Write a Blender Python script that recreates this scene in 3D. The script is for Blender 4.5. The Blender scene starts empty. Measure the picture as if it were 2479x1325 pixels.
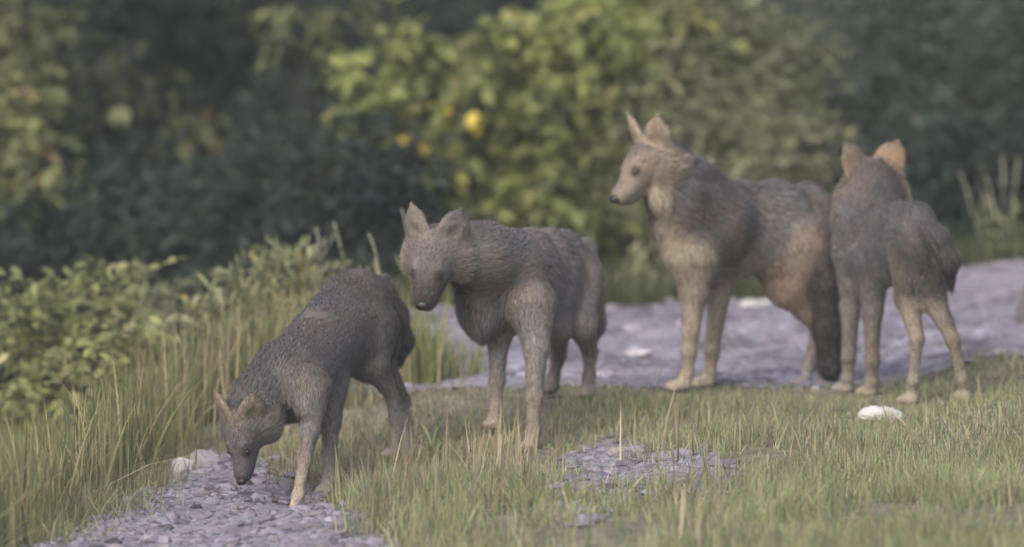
import bpy, math
import numpy as np
from mathutils import Vector
rng = np.random.default_rng(7)
C = bpy.context.scene.collection
# ------------------------------------------------------------------ camera, sky, sun, exposure
PITCH = math.radians(5.0); CAMZ = 2.99; CAMD = 30.0; FPX = 23550.0
sc = bpy.context.scene
cam = bpy.data.cameras.new('camera'); camo = bpy.data.objects.new('camera', cam); C.objects.link(camo)
camo.location = (0, -CAMD, CAMZ); camo.rotation_euler = (math.radians(90) - PITCH, 0, 0)
cam.sensor_width = 36; cam.lens = FPX / 2479.0 * 36; cam.clip_start = 0.5; cam.clip_end = 2000
cam.dof.use_dof = True; cam.dof.focus_distance = 28.2; cam.dof.aperture_fstop = 1.95
sc.camera = camo
SUN_EL, SUN_AZ = math.radians(42), math.radians(-30)      # azimuth from -Y (camera side) towards -X
w = bpy.data.worlds.new("World"); sc.world = w; w.use_nodes = True
nt = w.node_tree; bg = nt.nodes['Background']
sky = nt.nodes.new('ShaderNodeTexSky'); sky.sky_type = 'NISHITA'; sky.sun_disc = False
sd = Vector((math.sin(SUN_AZ) * math.cos(SUN_EL), -math.cos(SUN_AZ) * math.cos(SUN_EL), math.sin(SUN_EL)))
sky.sun_elevation = SUN_EL; sky.sun_rotation = math.atan2(sd.x, sd.y)
sky.air_density = 1.0; sky.dust_density = 6.0; sky.ozone_density = 1.0
nt.links.new(sky.outputs[0], bg.inputs[0]); bg.inputs[1].default_value = 0.15
sl = bpy.data.lights.new('sun', 'SUN'); sl.energy = 0.5; sl.angle = math.radians(70); sl.color = (1.0, 0.98, 0.95)
slo = bpy.data.objects.new('sun', sl); C.objects.link(slo); slo.rotation_euler = sd.to_track_quat('Z', 'Y').to_euler()
slo.location = (-4, -8, 12)
sc.view_settings.view_transform = 'Standard'; sc.view_settings.look = 'None'
sc.view_settings.gamma = 1.0; sc.view_settings.exposure = 0.54
sc.cycles.use_denoising = True; sc.cycles.max_bounces = 6; sc.cycles.diffuse_bounces = 4
# ------------------------------------------------------------------ projection helpers (photo pixels -> metres)
cp, sp = math.cos(PITCH), math.sin(PITCH)
FW = np.array([0, cp, -sp]); UP = np.array([0, sp, cp]); CAM = np.array([0, -CAMD, CAMZ])
def P(u, v, y=0.0):
    d = FW + np.array([1.0, 0, 0]) * ((u - 1239.5) / FPX) + UP * (-(v - 662.5) / FPX)
    return CAM + d * ((y + CAMD) / d[1])
def proj(p):
    q = p - CAM; z = q @ FW
    return 1239.5 + FPX * q[:, 0] / z, 662.5 - FPX * (q @ UP) / z
def PX(y): return (CAMD + y) / FPX                        # metres per photo pixel at depth y
# ------------------------------------------------------------------ noise
def hash2(i, j, s=0):
    n = (i.astype(np.int64) * 374761393 + j.astype(np.int64) * 668265263 + s * 1442695041) & 0x7fffffff
    n = ((n ^ (n >> 13)) * 1274126177) & 0x7fffffff
    return ((n ^ (n >> 16)) & 0xffff) / 65535.0
def vnoise(x, y, s=0):
    i = np.floor(x); j = np.floor(y); fx = x - i; fy = y - j
    fx = fx * fx * (3 - 2 * fx); fy = fy * fy * (3 - 2 * fy)
    a = hash2(i, j, s); b = hash2(i + 1, j, s); c = hash2(i, j + 1, s); d = hash2(i + 1, j + 1, s)
    return (a * (1 - fx) + b * fx) * (1 - fy) + (c * (1 - fx) + d * fx) * fy
def fbm(x, y, s=0, o=4):
    t = 0; a = .5
    for k in range(o): t = t + a * vnoise(x * 2 ** k + 17.3 * k, y * 2 ** k - 9.1 * k, s + k); a *= .5
    return t
def ss(t): t = np.clip(t, 0, 1); return t * t * (3 - 2 * t)
# ------------------------------------------------------------------ mesh helpers
class Batch:
    def __init__(s): s.v = []; s.c = []; s.q = []; s.t = []; s.n = 0
    def add(s, v, c, quads=None, tris=None):
        v = np.asarray(v, float).reshape(-1, 3); c = np.asarray(c, float)
        if c.ndim == 1: c = np.tile(c, (len(v), 1))
        s.v.append(v); s.c.append(c)
        if quads is not None and len(quads): s.q.append(np.asarray(quads).reshape(-1, 4) + s.n)
        if tris is not None and len(tris): s.t.append(np.asarray(tris).reshape(-1, 3) + s.n)
        s.n += len(v)
    def build(s, name, mat, parent=None, smooth=True):
        v = np.concatenate(s.v); c = np.concatenate(s.c)
        q = np.concatenate(s.q) if s.q else np.zeros((0, 4), int)
        t = np.concatenate(s.t) if s.t else np.zeros((0, 3), int)
        me = bpy.data.meshes.new(name)
        me.vertices.add(len(v)); me.vertices.foreach_set('co', v.astype(np.float32).ravel())
        me.loops.add(q.size + t.size)
        me.loops.foreach_set('vertex_index', np.concatenate([q.ravel(), t.ravel()]).astype(np.int32))
        me.polygons.add(len(q) + len(t))
        st = np.concatenate([np.arange(len(q)) * 4, q.size + np.arange(len(t)) * 3])
        me.polygons.foreach_set('loop_start', st.astype(np.int32))
        me.update(calc_edges=True)
        me.polygons.foreach_set('use_smooth', np.full(len(q) + len(t), smooth))
        a = me.color_attributes.new('col', 'FLOAT_COLOR', 'POINT')
        a.data.foreach_set('color', np.c_[np.clip(c, 0, 1), np.ones(len(c))].astype(np.float32).ravel())
        me.materials.append(mat); me.validate()
        o = bpy.data.objects.new(name, me); C.objects.link(o)
        if parent is not None: o.parent = parent; o.matrix_parent_inverse = parent.matrix_basis.inverted()
        return o
def tag(o, label=None, cat=None, group=None, kind=None):
    if label: o['label'] = label
    if cat: o['category'] = cat
    if group: o['group'] = group
    if kind: o['kind'] = kind
    return o
def empty(name, loc):
    o = bpy.data.objects.new(name, None); C.objects.link(o); o.location = tuple(loc); o.empty_display_size = .1
    return o
def nrm(a): return a / (np.linalg.norm(a, axis=-1, keepdims=True) + 1e-9)
def tube(B, pts, rad, col, n=6):
    pts = np.asarray(pts, float); m = len(pts); d = nrm(np.gradient(pts, axis=0))
    ref = np.array([1., .13, .07]) if abs(d[:, 0]).mean() < .8 else np.array([.1, .2, 1.])
    a = nrm(np.cross(d, ref)); b = np.cross(d, a); th = np.arange(n) * 2 * np.pi / n
    r = np.broadcast_to(np.asarray(rad, float), (m,))
    v = pts[:, None] + r[:, None, None] * (np.cos(th)[None, :, None] * a[:, None] + np.sin(th)[None, :, None] * b[:, None])
    i = np.arange(m - 1)[:, None] * n; j = np.arange(n)[None]; j2 = (j + 1) % n
    q = np.stack([i + j, i + j2, i + n + j2, i + n + j], -1).reshape(-1, 4)
    B.add(v.reshape(-1, 3), col, q)
# ------------------------------------------------------------------ materials
def mat(name, rough=.85, spec=.2, trans=0.0, bump=None, colnoise=0.0, nscale=20, sheen=0.0):
    m = bpy.data.materials.new(name); m.use_nodes = True; n = m.node_tree; p = n.nodes['Principled BSDF']
    at = n.nodes.new('ShaderNodeAttribute'); at.attribute_name = 'col'; src = at.outputs['Color']
    tc = n.nodes.new('ShaderNodeTexCoord')
    if colnoise:
        no = n.nodes.new('ShaderNodeTexNoise'); no.inputs['Scale'].default_value = nscale; no.inputs['Detail'].default_value = 5
        n.links.new(tc.outputs['Object'], no.inputs['Vector'])
        mr = n.nodes.new('ShaderNodeMapRange'); mr.inputs['From Min'].default_value = .3; mr.inputs['From Max'].default_value = .7
        mr.inputs['To Min'].default_value = 1 - colnoise; mr.inputs['To Max'].default_value = 1 + colnoise
        n.links.new(no.outputs['Fac'], mr.inputs['Value'])
        mu = n.nodes.new('ShaderNodeVectorMath'); mu.operation = 'SCALE'
        n.links.new(src, mu.inputs[0]); n.links.new(mr.outputs[0], mu.inputs['Scale']); src = mu.outputs[0]
    n.links.new(src, p.inputs['Base Color'])
    p.inputs['Roughness'].default_value = rough; p.inputs['Specular IOR Level'].default_value = spec
    if sheen: p.inputs['Sheen Weight'].default_value = sheen
    if bump:
        no = n.nodes.new('ShaderNodeTexNoise'); no.inputs['Scale'].default_value = bump[0]; no.inputs['Detail'].default_value = 6
        n.links.new(tc.outputs['Object'], no.inputs['Vector'])
        bu = n.nodes.new('ShaderNodeBump'); bu.inputs['Distance'].default_value = bump[1]; bu.inputs['Strength'].default_value = .8
        n.links.new(no.outputs['Fac'], bu.inputs['Height']); n.links.new(bu.outputs[0], p.inputs['Normal'])
    if trans:
        t = n.nodes.new('ShaderNodeBsdfTranslucent'); n.links.new(src, t.inputs['Color'])
        mx = n.nodes.new('ShaderNodeMixShader'); mx.inputs[0].default_value = trans
        n.links.new(p.outputs[0], mx.inputs[1]); n.links.new(t.outputs[0], mx.inputs[2])
        n.links.new(mx.outputs[0], n.nodes['Material Output'].inputs['Surface'])
    return m
M_leaf = mat('leaf', .55, .35, .3)
M_grass = mat('grass_blade', .7, .2, .3)
M_bark = mat('bark', .9, .1, bump=(60, .01), colnoise=.35)
M_soil = mat('soil', .95, .05, bump=(45, .02), colnoise=.35, nscale=14)
M_gravel = mat('gravel', .95, .08, bump=(70, .02), colnoise=.25, nscale=30)
M_stone = mat('stone', .9, .15, bump=(90, .004), colnoise=.2, nscale=60)
M_fur = mat('fur', .75, .15, .12, sheen=.15)
M_skin = mat('hide', .9, .08, colnoise=.15, nscale=120)
M_wet = mat('wet_nose', .35, .5)
M_eye = mat('eye', .1, .6)
# ------------------------------------------------------------------ terrain
CTRL = []
def ctl(u, v, y): p = P(u, v, y); CTRL.append(p)
for a in [(705, 1262, -1.75), (795, 1192, -1.4), (960, 1110, -.95), (990, 1104, -.85), (1195, 1035, -.85), (1285, 1090, -.98),
          (1335, 950, -.25), (1420, 960, -.2), (1640, 945, 0.0), (1708, 935, .1), (1930, 930, .3), (2000, 935, .42), (2050, 950, -.05),
          (2108, 958, -.15), (2205, 980, -.5), (2335, 972, -.45), (575, 1185, -1.75), (430, 1130, -.8), (110, 1325, -3.0)]: ctl(*a)
for x, y, z in [(0, -2.5, -.03), (.8, -1.5, 0.02), (.5, -3.5, -.02), (1.6, -1., .08), (2.4, -.3, .14), (1.6, -3.5, .03), (-.8, -4, -.2), (1.5, .3, .08),
                (-.1, 1, 0), (.8, 1.5, 0), (2, 1.5, .05), (0, 3, 0), (1, 3.1, 0), (2, 3.5, .09), (-1, 1.5, -.1), (-3, 0, -.25),
                (-1, 4, -.1), (0, 5, -.05), (2, 5.5, 0), (-3, 5, -.2), (4, 4, .1), (4, 0, .15), (3, -4, .05), (0, 9, 0), (-4, 9, -.1), (4, 9, .1), (0, -6, -.05)]:
    CTRL.append(np.array([x, y, z]))
CTRL = np.array(CTRL)
def x_edge(y): return np.interp(y, [-6, -3, -.3, .6, 2.5, 6, 9], [-1.75, -1.33, -.93, -.64, -.5, -.45, -4])
def track_mask(x, y):
    rear = np.interp(x, [0.25, 1.6, 3], [2.85, 3.62, 3.9]) + .12 * (fbm(x * 1.5, y * 0, 5) - .5)
    left = -.58 + .40 * (fbm(y * 2, x * 0 + 3, 9) - .5) + .12 * ss((y - 1.2) / 1.5)
    front = .12 + .22 * (fbm(x * 2.2, x * 0 + 1, 3) - .5) + .10 * ss((x - 1.2) / .5)
    return np.minimum(np.minimum(rear - y, (x - left)), y - front)
def G(x, y):
    x = np.asarray(x, float); y = np.asarray(y, float); num = 0; den = 0
    for c in CTRL:
        wgt = 1 / ((x - c[0]) ** 2 + (y - c[1]) ** 2 + .012) ** 1.6
        num = num + wgt * c[2]; den = den + wgt
    z = num / den
    z = z - .42 * ss((x_edge(y) - x) / .7)
    tm = ss(track_mask(x, y) / .15)
    z = z + tm * (.085 * (fbm(x * 4.5, y * 5.5, 21, 3) - .48) + .02 * (fbm(x * 1.1, y * 3.2, 25, 2) - .4)) + (1 - tm) * .02 * (fbm(x * 5, y * 5, 2) - .5)
    z = z - .10 * ss((y - np.interp(x, [0.25, 1.6, 3], [2.85, 3.62, 3.9])) / .25) * (y < 12)
    return z
def gz(x, y): return float(G(np.array([x]), np.array([y]))[0])
def pip(u, v, poly):
    ins = np.zeros(u.shape, bool); n = len(poly); dist = np.full(u.shape, 1e9)
    for i in range(n):
        x1, y1 = poly[i]; x2, y2 = poly[(i + 1) % n]
        c = ((y1 > v) != (y2 > v)) & (u < (x2 - x1) * (v - y1) / (y2 - y1 + 1e-9) + x1); ins ^= c
        dx, dy = x2 - x1, y2 - y1; t = np.clip(((u - x1) * dx + (v - y1) * dy) / (dx * dx + dy * dy), 0, 1)
        dist = np.minimum(dist, np.hypot(u - x1 - t * dx, v - y1 - t * dy))
    return np.where(ins, dist, -dist)
POLY1 = [(525, 1085), (440, 1120), (400, 1185), (250, 1245), (60, 1335), (-60, 1480), (1040, 1480), (960, 1310), (830, 1235), (770, 1180), (690, 1150), (620, 1090)]
POLY2 = [(1300, 1160), (1380, 1110), (1480, 1060), (1570, 1095), (1720, 1095), (1810, 1150), (1740, 1205), (1520, 1225), (1430, 1270), (1310, 1265)]
def patch_mask(x, y):
    p = np.c_[x.ravel(), y.ravel(), G(x.ravel(), y.ravel())]; u, v = proj(p)
    nn = 60 * (fbm(x.ravel() * 9, y.ravel() * 9, 31) - .5)
    return np.maximum(pip(u, v, POLY1) + nn, pip(u, v, POLY2) + nn * .8 - 4).reshape(x.shape)
def gridmesh(name, xs, ys, zoff, colf, material, keep=None, skirt=0):
    X, Y = np.meshgrid(xs, ys, indexing='ij'); Z = G(X, Y) + zoff
    n, m = X.shape; idx = np.arange(n * m).reshape(n, m)
    q = np.stack([idx[:-1, :-1], idx[1:, :-1], idx[1:, 1:], idx[:-1, 1:]], -1).reshape(-1, 4)
    v = np.c_[X.ravel(), Y.ravel(), Z.ravel()]
    if keep is not None:
        k = keep.ravel()[q].all(1); q = q[k]; used = np.unique(q); mp = np.zeros(len(v), int); mp[used] = np.arange(len(used))
        v = v[used]; q = mp[q]
    B = Batch(); B.add(v, colf(v), q); return B.build(name, material)
def axis(lo, hi, st, far): 
    a = np.arange(lo, hi + st / 2, st); o = []; s = st; 
    x = hi
    while x < far: s *= 1.35; x += s; o.append(x)
    b = []; s = st; x = lo
    while x > -far: s *= 1.35; x -= s; b.append(x)
    return np.concatenate([b[::-1], a, o])
def soilcol(v):
    a = np.array([.24, .21, .185]); b = np.array([.16, .155, .105]); t = fbm(v[:, 0] * 3, v[:, 1] * 3, 4)[:, None]
    c = a * t + b * (1 - t)
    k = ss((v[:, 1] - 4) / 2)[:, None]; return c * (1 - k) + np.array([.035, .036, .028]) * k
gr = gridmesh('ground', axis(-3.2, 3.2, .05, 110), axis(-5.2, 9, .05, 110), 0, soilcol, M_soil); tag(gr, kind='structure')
GC = np.array([.235, .222, .272])
def gravcol(v):
    t = fbm(v[:, 0] * 2.2, v[:, 1] * 7, 41)[:, None]; d = ss((fbm(v[:, 0] * 6, v[:, 1] * 6, 51) - .52) / .08)[:, None]
    return GC * (.66 + .95 * t) * (1 - .5 * d)
xs = np.arange(-.8, 3.2, .035); ys = np.arange(-.1, 4.1, .035); X, Y = np.meshgrid(xs, ys, indexing='ij')
tr = gridmesh('gravel_track', xs, ys, .006, gravcol, M_gravel, track_mask(X, Y) > 0); tag(tr, kind='structure')
xs = np.arange(-1.7, 1.2, .03); ys = np.arange(-4.8, .2, .03); X, Y = np.meshgrid(xs, ys, indexing='ij')
PM = patch_mask(X, Y)
pt = gridmesh('gravel_patch', xs, ys, .006, gravcol, M_gravel, PM > 0); tag(pt, kind='structure')
# ------------------------------------------------------------------ stones
def ico():
    t = (1 + 5 ** .5) / 2
    v = nrm(np.array([(-1, t, 0), (1, t, 0), (-1, -t, 0), (1, -t, 0), (0, -1, t), (0, 1, t), (0, -1, -t), (0, 1, -t), (t, 0, -1), (t, 0, 1), (-t, 0, -1), (-t, 0, 1)], float))
    f = np.array([(0, 11, 5), (0, 5, 1), (0, 1, 7), (0, 7, 10), (0, 10, 11), (1, 5, 9), (5, 11, 4), (11, 10, 2), (10, 7, 6), (7, 1, 8), (3, 9, 4), (3, 4, 2), (3, 2, 6), (3, 6, 8), (3, 8, 9), (4, 9, 5), (2, 4, 11), (6, 2, 10), (8, 6, 7), (9, 8, 1)])
    return v, f
IV, IF = ico()
def pebbles(B, x, y, size, col, zoff=0.004):
    n = len(x); z = G(x, y) + zoff
    sc_ = size[:, None] * np.stack([rng.uniform(.7, 1.5, n), rng.uniform(.7, 1.3, n), rng.uniform(.35, .7, n)], 1)
    v = IV[None] * (1 + rng.uniform(-.22, .22, (n, 12, 1))) * sc_[:, None]
    a = rng.uniform(0, 6.28, n); ca, sa = np.cos(a)[:, None], np.sin(a)[:, None]
    vx = v[..., 0] * ca - v[..., 1] * sa; vy = v[..., 0] * sa + v[..., 1] * ca
    V = np.stack([vx + x[:, None], vy + y[:, None], v[..., 2] + z[:, None] + size[:, None] * .15], -1)
    F = IF[None] + (np.arange(n) * 12)[:, None, None]
    B.add(V.reshape(-1, 3), np.repeat(col, 12, 0), tris=F.reshape(-1, 3))
B = Batch(); n = 26000
x = rng.uniform(-.75, 3.1, n); y = rng.uniform(-.1, 4.0, n); k = track_mask(x, y) > -.06 * rng.random(n); x, y = x[k], y[k]; n = len(x)
s = rng.gamma(1.6, .0026, n) + .003; col = GC * rng.uniform(.62, 1.15, (n, 1)) * (1 + rng.uniform(-.05, .05, (n, 3)))
pebbles(B, x, y, s, col, .002); n = 26000
x = rng.uniform(-1.7, 1.2, n); y = rng.uniform(-4.8, .2, n); k = patch_mask(x, y) > -14 * rng.random(n); x, y = x[k], y[k]; n = len(x)
s = rng.gamma(1.3, .0045, n) + .003; col = GC * rng.uniform(.55, 1.2, (n, 1)) * (1 + rng.uniform(-.05, .05, (n, 3)))
pebbles(B, x, y, s, col)
n = 900; x = rng.uniform(-.75, 3.1, n); y = rng.uniform(0, 4.0, n); k = track_mask(x, y) > 0; x, y = x[k], y[k]; n = len(x)
pebbles(B, x, y, rng.gamma(2.5, .005, n) + .008, GC * rng.choice([.5, .8, 1.1, 1.5], (n, 1)) * rng.uniform(.85, 1.15, (n, 1)), -.002)
n = 1500; x = rng.uniform(-1.7, 1.2, n); y = rng.uniform(-4.8, .2, n); k = patch_mask(x, y) > 5; x, y = x[k], y[k]; n = len(x)
pebbles(B, x, y, rng.gamma(2, .005, n) + .008, GC * rng.choice([.35, .7, 1.0, 1.3], (n, 1)) * rng.uniform(.85, 1.15, (n, 1)), .002)
o = B.build('gravel_stones', M_stone, smooth=False); tag(o, kind='stuff')
def rock(name, label, u, v, y, size, col, group=None, sq=(1, .8, .6), seed=0):
    """one lump of rock: a displaced sphere"""
    r2 = np.random.default_rng(seed); nth, nph = 14, 20; th = np.linspace(.05, math.pi - .05, nth); ph = np.arange(nph) * 2 * math.pi / nph
    T, F = np.meshgrid(th, ph, indexing='ij'); d = np.stack([np.sin(T) * np.cos(F), np.sin(T) * np.sin(F), np.cos(T)], -1)
    r = np.ones(T.shape)
    for _ in range(9):
        nn = nrm(r2.normal(size=3)); h = r2.uniform(.55, .9); dd = d @ nn; r = np.where(dd > h, np.minimum(r, h / np.maximum(dd, .01)), r)
    p = d * r[..., None] * size * np.array(sq) + r2.normal(size=T.shape + (3,)) * size * .02
    g = P(u, v, y); base = np.array([g[0], y, gz(g[0], y)]); p = p + base + [0, 0, size * sq[2] * .45]
    idx = np.arange(nth * nph).reshape(nth, nph); q = np.stack([idx[:-1], np.roll(idx, -1, 1)[:-1], np.roll(idx, -1, 1)[1:], idx[1:]], -1).reshape(-1, 4)
    B = Batch(); B.add(p.reshape(-1, 3), col, q)
    for row, s_ in ((idx[0], 1), (idx[-1], -1)):
        B.t.append(np.array([(row[0], row[i], row[i + 1]) for i in range(1, nph - 1)]))
    o = B.build(name, M_stone, smooth=False); return tag(o, label, 'rock', group)
W_ = (.52, .52, .52)
rock('white_rock', 'pale white lumpy rock lying alone in the green grass at right', 2136, 1082, -1.05, .052, W_, sq=(1.45, .8, .62), seed=3)
rock('white_rock', 'larger bright white stone on the gravel track under the belly of the tall brown wolf', 1815, 722, 3.0, .034, W_, sq=(1.2, .8, .55), seed=7)
rock('white_rock', 'smaller bright white stone on the gravel track beside the larger white stone', 1852, 720, 3.05, .022, W_, sq=(1.2, .8, .6), seed=8)
rock('dark_rock', 'dark grey rock standing on the track at the right edge of the picture', 2484, 790, 1.8, .075, (.13, .12, .135), sq=(.5, .6, 1.5), seed=11)
rock('flat_rock', 'flat pale stone on the gravel left of the tall wolf\'s front paws', 1550, 856, 1.35, .045, (.55, .53, .57), sq=(1.1, .7, .3), seed=12)
rock('flat_rock', 'flat pale stone on the gravel just right of the tall wolf\'s front legs', 1775, 815, 1.9, .05, (.6, .58, .62), sq=(1.1, .7, .28), seed=13)
rock('rough_rock', 'rough grey rock at the top edge of the gravel bank near the sniffing muzzle', 500, 1120, -.85, .05, (.33, .32, .35), sq=(1.1, .8, .8), seed=14)
rock('rough_rock', 'light grey rock on the gravel bank, at the edge of the tall grass', 445, 1160, -1.1, .045, (.42, .41, .44), sq=(1, .8, .8), seed=15)
rock('rough_rock', 'brownish grey rock in the small gravel patch in the grass', 1500, 1098, -1.5, .035, (.28, .26, .25), sq=(1.4, .8, .6), seed=16)
# ------------------------------------------------------------------ grass
PAWS = CTRL[:16]
def paw_clear(x, y, r=.15):
    d = np.full(x.shape, 9.)
    for p in PAWS: d = np.minimum(d, np.hypot(x - p[0], (y - p[1] + .05) * .7))
    return .3 + .7 * ss(d / r)
def blades(B, x, y, h, wd, lean, col, curl=.5, zoff=-.01, seg=3, tipc=None):
    n = len(x); base = np.stack([x, y, G(x, y) + zoff], 1)
    a = rng.uniform(0, 6.283, n); side = np.stack([np.cos(a), np.sin(a), np.zeros(n)], 1)
    b = rng.uniform(0, 6.283, n); ld = np.stack([np.cos(b), np.sin(b), np.zeros(n)], 1)
    L = (lean * rng.normal(0, 1, n))[:, None]; V = []; Cc = []
    tipc = col if tipc is None else tipc
    for k in range(seg + 1):
        t = k / seg; c = base + np.array([0, 0, 1.]) * (h * (t - .12 * t * t * np.abs(L[:, 0]) / .3 * curl))[:, None] + ld * L * h[:, None] * (t * .5 + t * t * curl)
        ww = (wd * (1 - t ** 1.6) * .5)[:, None]; cc = col * (1 - t) + tipc * t
        if k < seg: V += [c - side * ww, c + side * ww]; Cc += [cc, cc]
        else: V += [c]; Cc += [cc]
    V = np.stack(V, 1); m = V.shape[1]; off = (np.arange(n) * m)[:, None]
    q = np.concatenate([np.array([[2 * k, 2 * k + 1, 2 * k + 3, 2 * k + 2]]) + off for k in range(seg - 1)], 0)
    t_ = np.array([[2 * seg - 2, 2 * seg - 1, 2 * seg]]) + off
    B.add(V.reshape(-1, 3), np.stack(Cc, 1).reshape(-1, 3), q, t_)
def pick(n, cols, wts): 
    cols = np.array(cols); i = rng.choice(len(cols), n, p=np.array(wts) / sum(wts)); return cols[i] * rng.uniform(.75, 1.25, (n, 1))
GREEN = [(.28, .31, .16), (.34, .355, .20), (.21, .25, .12), (.38, .36, .24), (.48, .45, .33)]
def grass_field(B, n, x0, x1, y0, y1, hf, wd, keepf, dryf, lean=.35):
    x = rng.uniform(x0, x1, n); y = rng.uniform(y0, y1, n); k = keepf(x, y); x, y = x[k], y[k]; n = len(x)
    cl = fbm(x * 4, y * 3, 61); h = hf(x, y) * (.35 + 1.1 * cl) * rng.uniform(.5, 1.25, n)
    c = pick(n, GREEN, [4, 4, 2.5, 1.6, .5]); dry = pick(n, [(.30, .26, .18), (.44, .39, .28), (.2, .165, .12)], [3, 2, 3])
    dk = rng.random(n) < dryf(x, y); c[dk] = dry[dk]
    c = c * (.7 + .6 * fbm(x * 3, y * 3, 71))[:, None]
    blades(B, x, y, h, wd * rng.uniform(.6, 1.4, n), np.full(n, lean), c, tipc=c * 1.15)
B = Batch()
def near_keep(x, y):
    tm = track_mask(x, y); bare = fbm(x * 3.1 + 5, y * 2.1, 131)
    return (x > x_edge(y) - .1) & (y < .9) & (tm < .10 * rng.random(len(x)) ** 2) & (patch_mask(x, y) < 70 * rng.random(len(x)) ** 2.2 - 5) & (rng.random(len(x)) < np.maximum(.12 + .5 * (y > -1.0), ss((.57 - bare) / .12)))
brown = lambda x, y: .15 + .4 * ss((.1 - x) / .5) * ss((y + 1.9) / .6) + .25 * ss((fbm(x * 2.5, y * 2.5, 81) - .5) / .15)
grass_field(B, 140000, -2.2, 2.3, -4.9, .9, lambda x, y: (.062 + .02 * ss((.4 - x) / .8) + .03 * ss((-1.9 - y) / .6) - .012 * ss((x - .6) / .5) * ss((y + 2) / 1)) * paw_clear(x, y) * (1 - .45 * ss((y + .6) / .4) * ss((1.3 - x) / .4)), .0042, near_keep, brown, .5)
# taller scattered blades and dry stems in the foreground
grass_field(B, 1100, -1.1, 2.0, -4.5, -.6, lambda x, y: (.17 - .06 * ss((x - .3) / .8)) * paw_clear(x, y), .006, near_keep, lambda x, y: x * 0 + .6, .3)
grass_field(B, 260, -.6, .6, -4.0, -1.1, lambda x, y: x * 0 + .24, .0065, near_keep, lambda x, y: x * 0 + 1, .2)
o = B.build('grass', M_grass); tag(o, kind='stuff')
B = Batch()
TALL = [(.19, .205, .11), (.25, .245, .15), (.145, .17, .085), (.36, .33, .23)]
n = 30000; x = rng.uniform(-3.0, -.3, n); y = rng.uniform(-4.2, 2.6, n); k = (x < x_edge(y) + .04 * rng.normal(0, 1, n) - .03); x, y = x[k], y[k]; n = len(x)
c = pick(n, TALL, [4, 3, 3, 1.2]); c *= (.45 + 1.15 * fbm(x * 4, y * 3, 91))[:, None]
h = (.40 + .10 * ss((x + 1.5) / .9) * ss((y + 1.4) / 1.2) - .10 * ss((x + 1.3) / .5) * ss((y + .6) / .6) - .14 * ss((y - .1) / 1.6)) * rng.uniform(.45, 1.15, n) * (.65 + .6 * fbm(x * 3, y * 3, 95))
blades(B, x, y, h, .007 * rng.uniform(.5, 1.6, n), .14 + .30 * (rng.random(n) < .35), c, tipc=c * np.array([1.25, 1.15, 1.0]), seg=4, curl=.9)
# grass between the bank and the track, behind the two left wolves
n = 9000; x = rng.uniform(-1.1, .15, n); y = rng.uniform(-.15, 3.2, n); k = (track_mask(x, y) < -.0 + .03 * rng.random(n)) & (x > x_edge(y) - .1) & (x < -.36); x, y = x[k], y[k]; n = len(x)
c = pick(n, TALL, [4, 3, 2, 1.5]); h = (.12 + .12 * ss((-.35 - x) / .4)) * rng.uniform(.4, 1.2, n)
blades(B, x, y, h, .006 * rng.uniform(.6, 1.5, n), np.full(n, .3), c, tipc=c * 1.2)
# verge beyond the track
n = 22000; x = rng.uniform(-.5, 3.2, n); y = rng.uniform(2.7, 5.2, n); k = track_mask(x, y) < .03 * rng.random(n); x, y = x[k], y[k]; n = len(x)
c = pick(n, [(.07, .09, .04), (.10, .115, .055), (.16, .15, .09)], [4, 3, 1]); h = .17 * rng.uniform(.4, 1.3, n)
blades(B, x, y, h, .007 * rng.uniform(.6, 1.5, n), np.full(n, .3), c)
o = B.build('tall_grass', M_grass); tag(o, kind='stuff')
# weeds on and around the track
def tuft(name, label, u, v, y, n, h, cols, wts, spread=.05, lean=.3, wd=.006, group=None):
    g = P(u, v, y); r = rng.normal(0, spread, (n, 2)); B = Batch(); c = pick(n, cols, wts)
    blades(B, g[0] + r[:, 0], y + r[:, 1], h * rng.uniform(.5, 1.15, n), wd * rng.uniform(.6, 1.4, n), np.full(n, lean), c, tipc=c * 1.2)
    return tag(B.build(name, M_grass), label, 'grass tuft', group)
YG = [(.22, .27, .09), (.30, .33, .13), (.16, .2, .08), (.36, .33, .2)]
tuft('grass_tuft', 'pale green grass tuft growing from the gravel between the two left wolves', 1060, 900, .55, 260, .17, YG, [3, 3, 1, 3], .07, .4)
tuft('grass_tuft', 'tall pale yellow tuft under the chin of the wolf facing the camera', 1010, 925, .45, 200, .30, YG, [3, 3, 1, 3], .05, .25)
tuft('grass_tuft', 'pale wispy stems standing behind the shoulder of the sniffing wolf, above the tall grass', 610, 880, .7, 90, .36, YG, [2, 2, 0, 4], .10, .3, .009)
tuft('grass_tuft', 'pale thin stems just behind the back line of the sniffing wolf', 735, 850, .9, 70, .34, YG, [2, 2, 0, 4], .07, .35, .009)
tuft('grass_tuft', 'tan dry stems among the tall grass straight above the gravel bank', 420, 950, -.2, 110, .40, [(.34, .27, .17), (.42, .36, .25)], [2, 1], .09, .2, .008)
tuft('grass_tuft', 'dry straw tuft standing in the middle of the foreground, left of the small gravel patch', 1205, 1190, -1.9, 46, .20, [(.42, .38, .25), (.5, .45, .32)], [2, 1], .05, .35, .006)
tuft('grass_tuft', 'green and straw tuft in front of the small gravel patch', 1420, 1290, -2.9, 120, .12, YG, [3, 3, 2, 2], .09, .5, .006)
tuft('grass_tuft', 'wispy straw stems in front of the front paws of the wolf facing the camera', 1215, 1090, -1.2, 40, .17, [(.42, .38, .25), (.34, .33, .19)], [1, 1], .035, .35, .006)
tuft('grass_tuft', 'wispy straw stems in front of the hind paws of the sniffing wolf', 1000, 1150, -1.25, 60, .15, [(.36, .31, .2), (.3, .3, .17)], [1, 1], .035, .35, .006)
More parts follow.
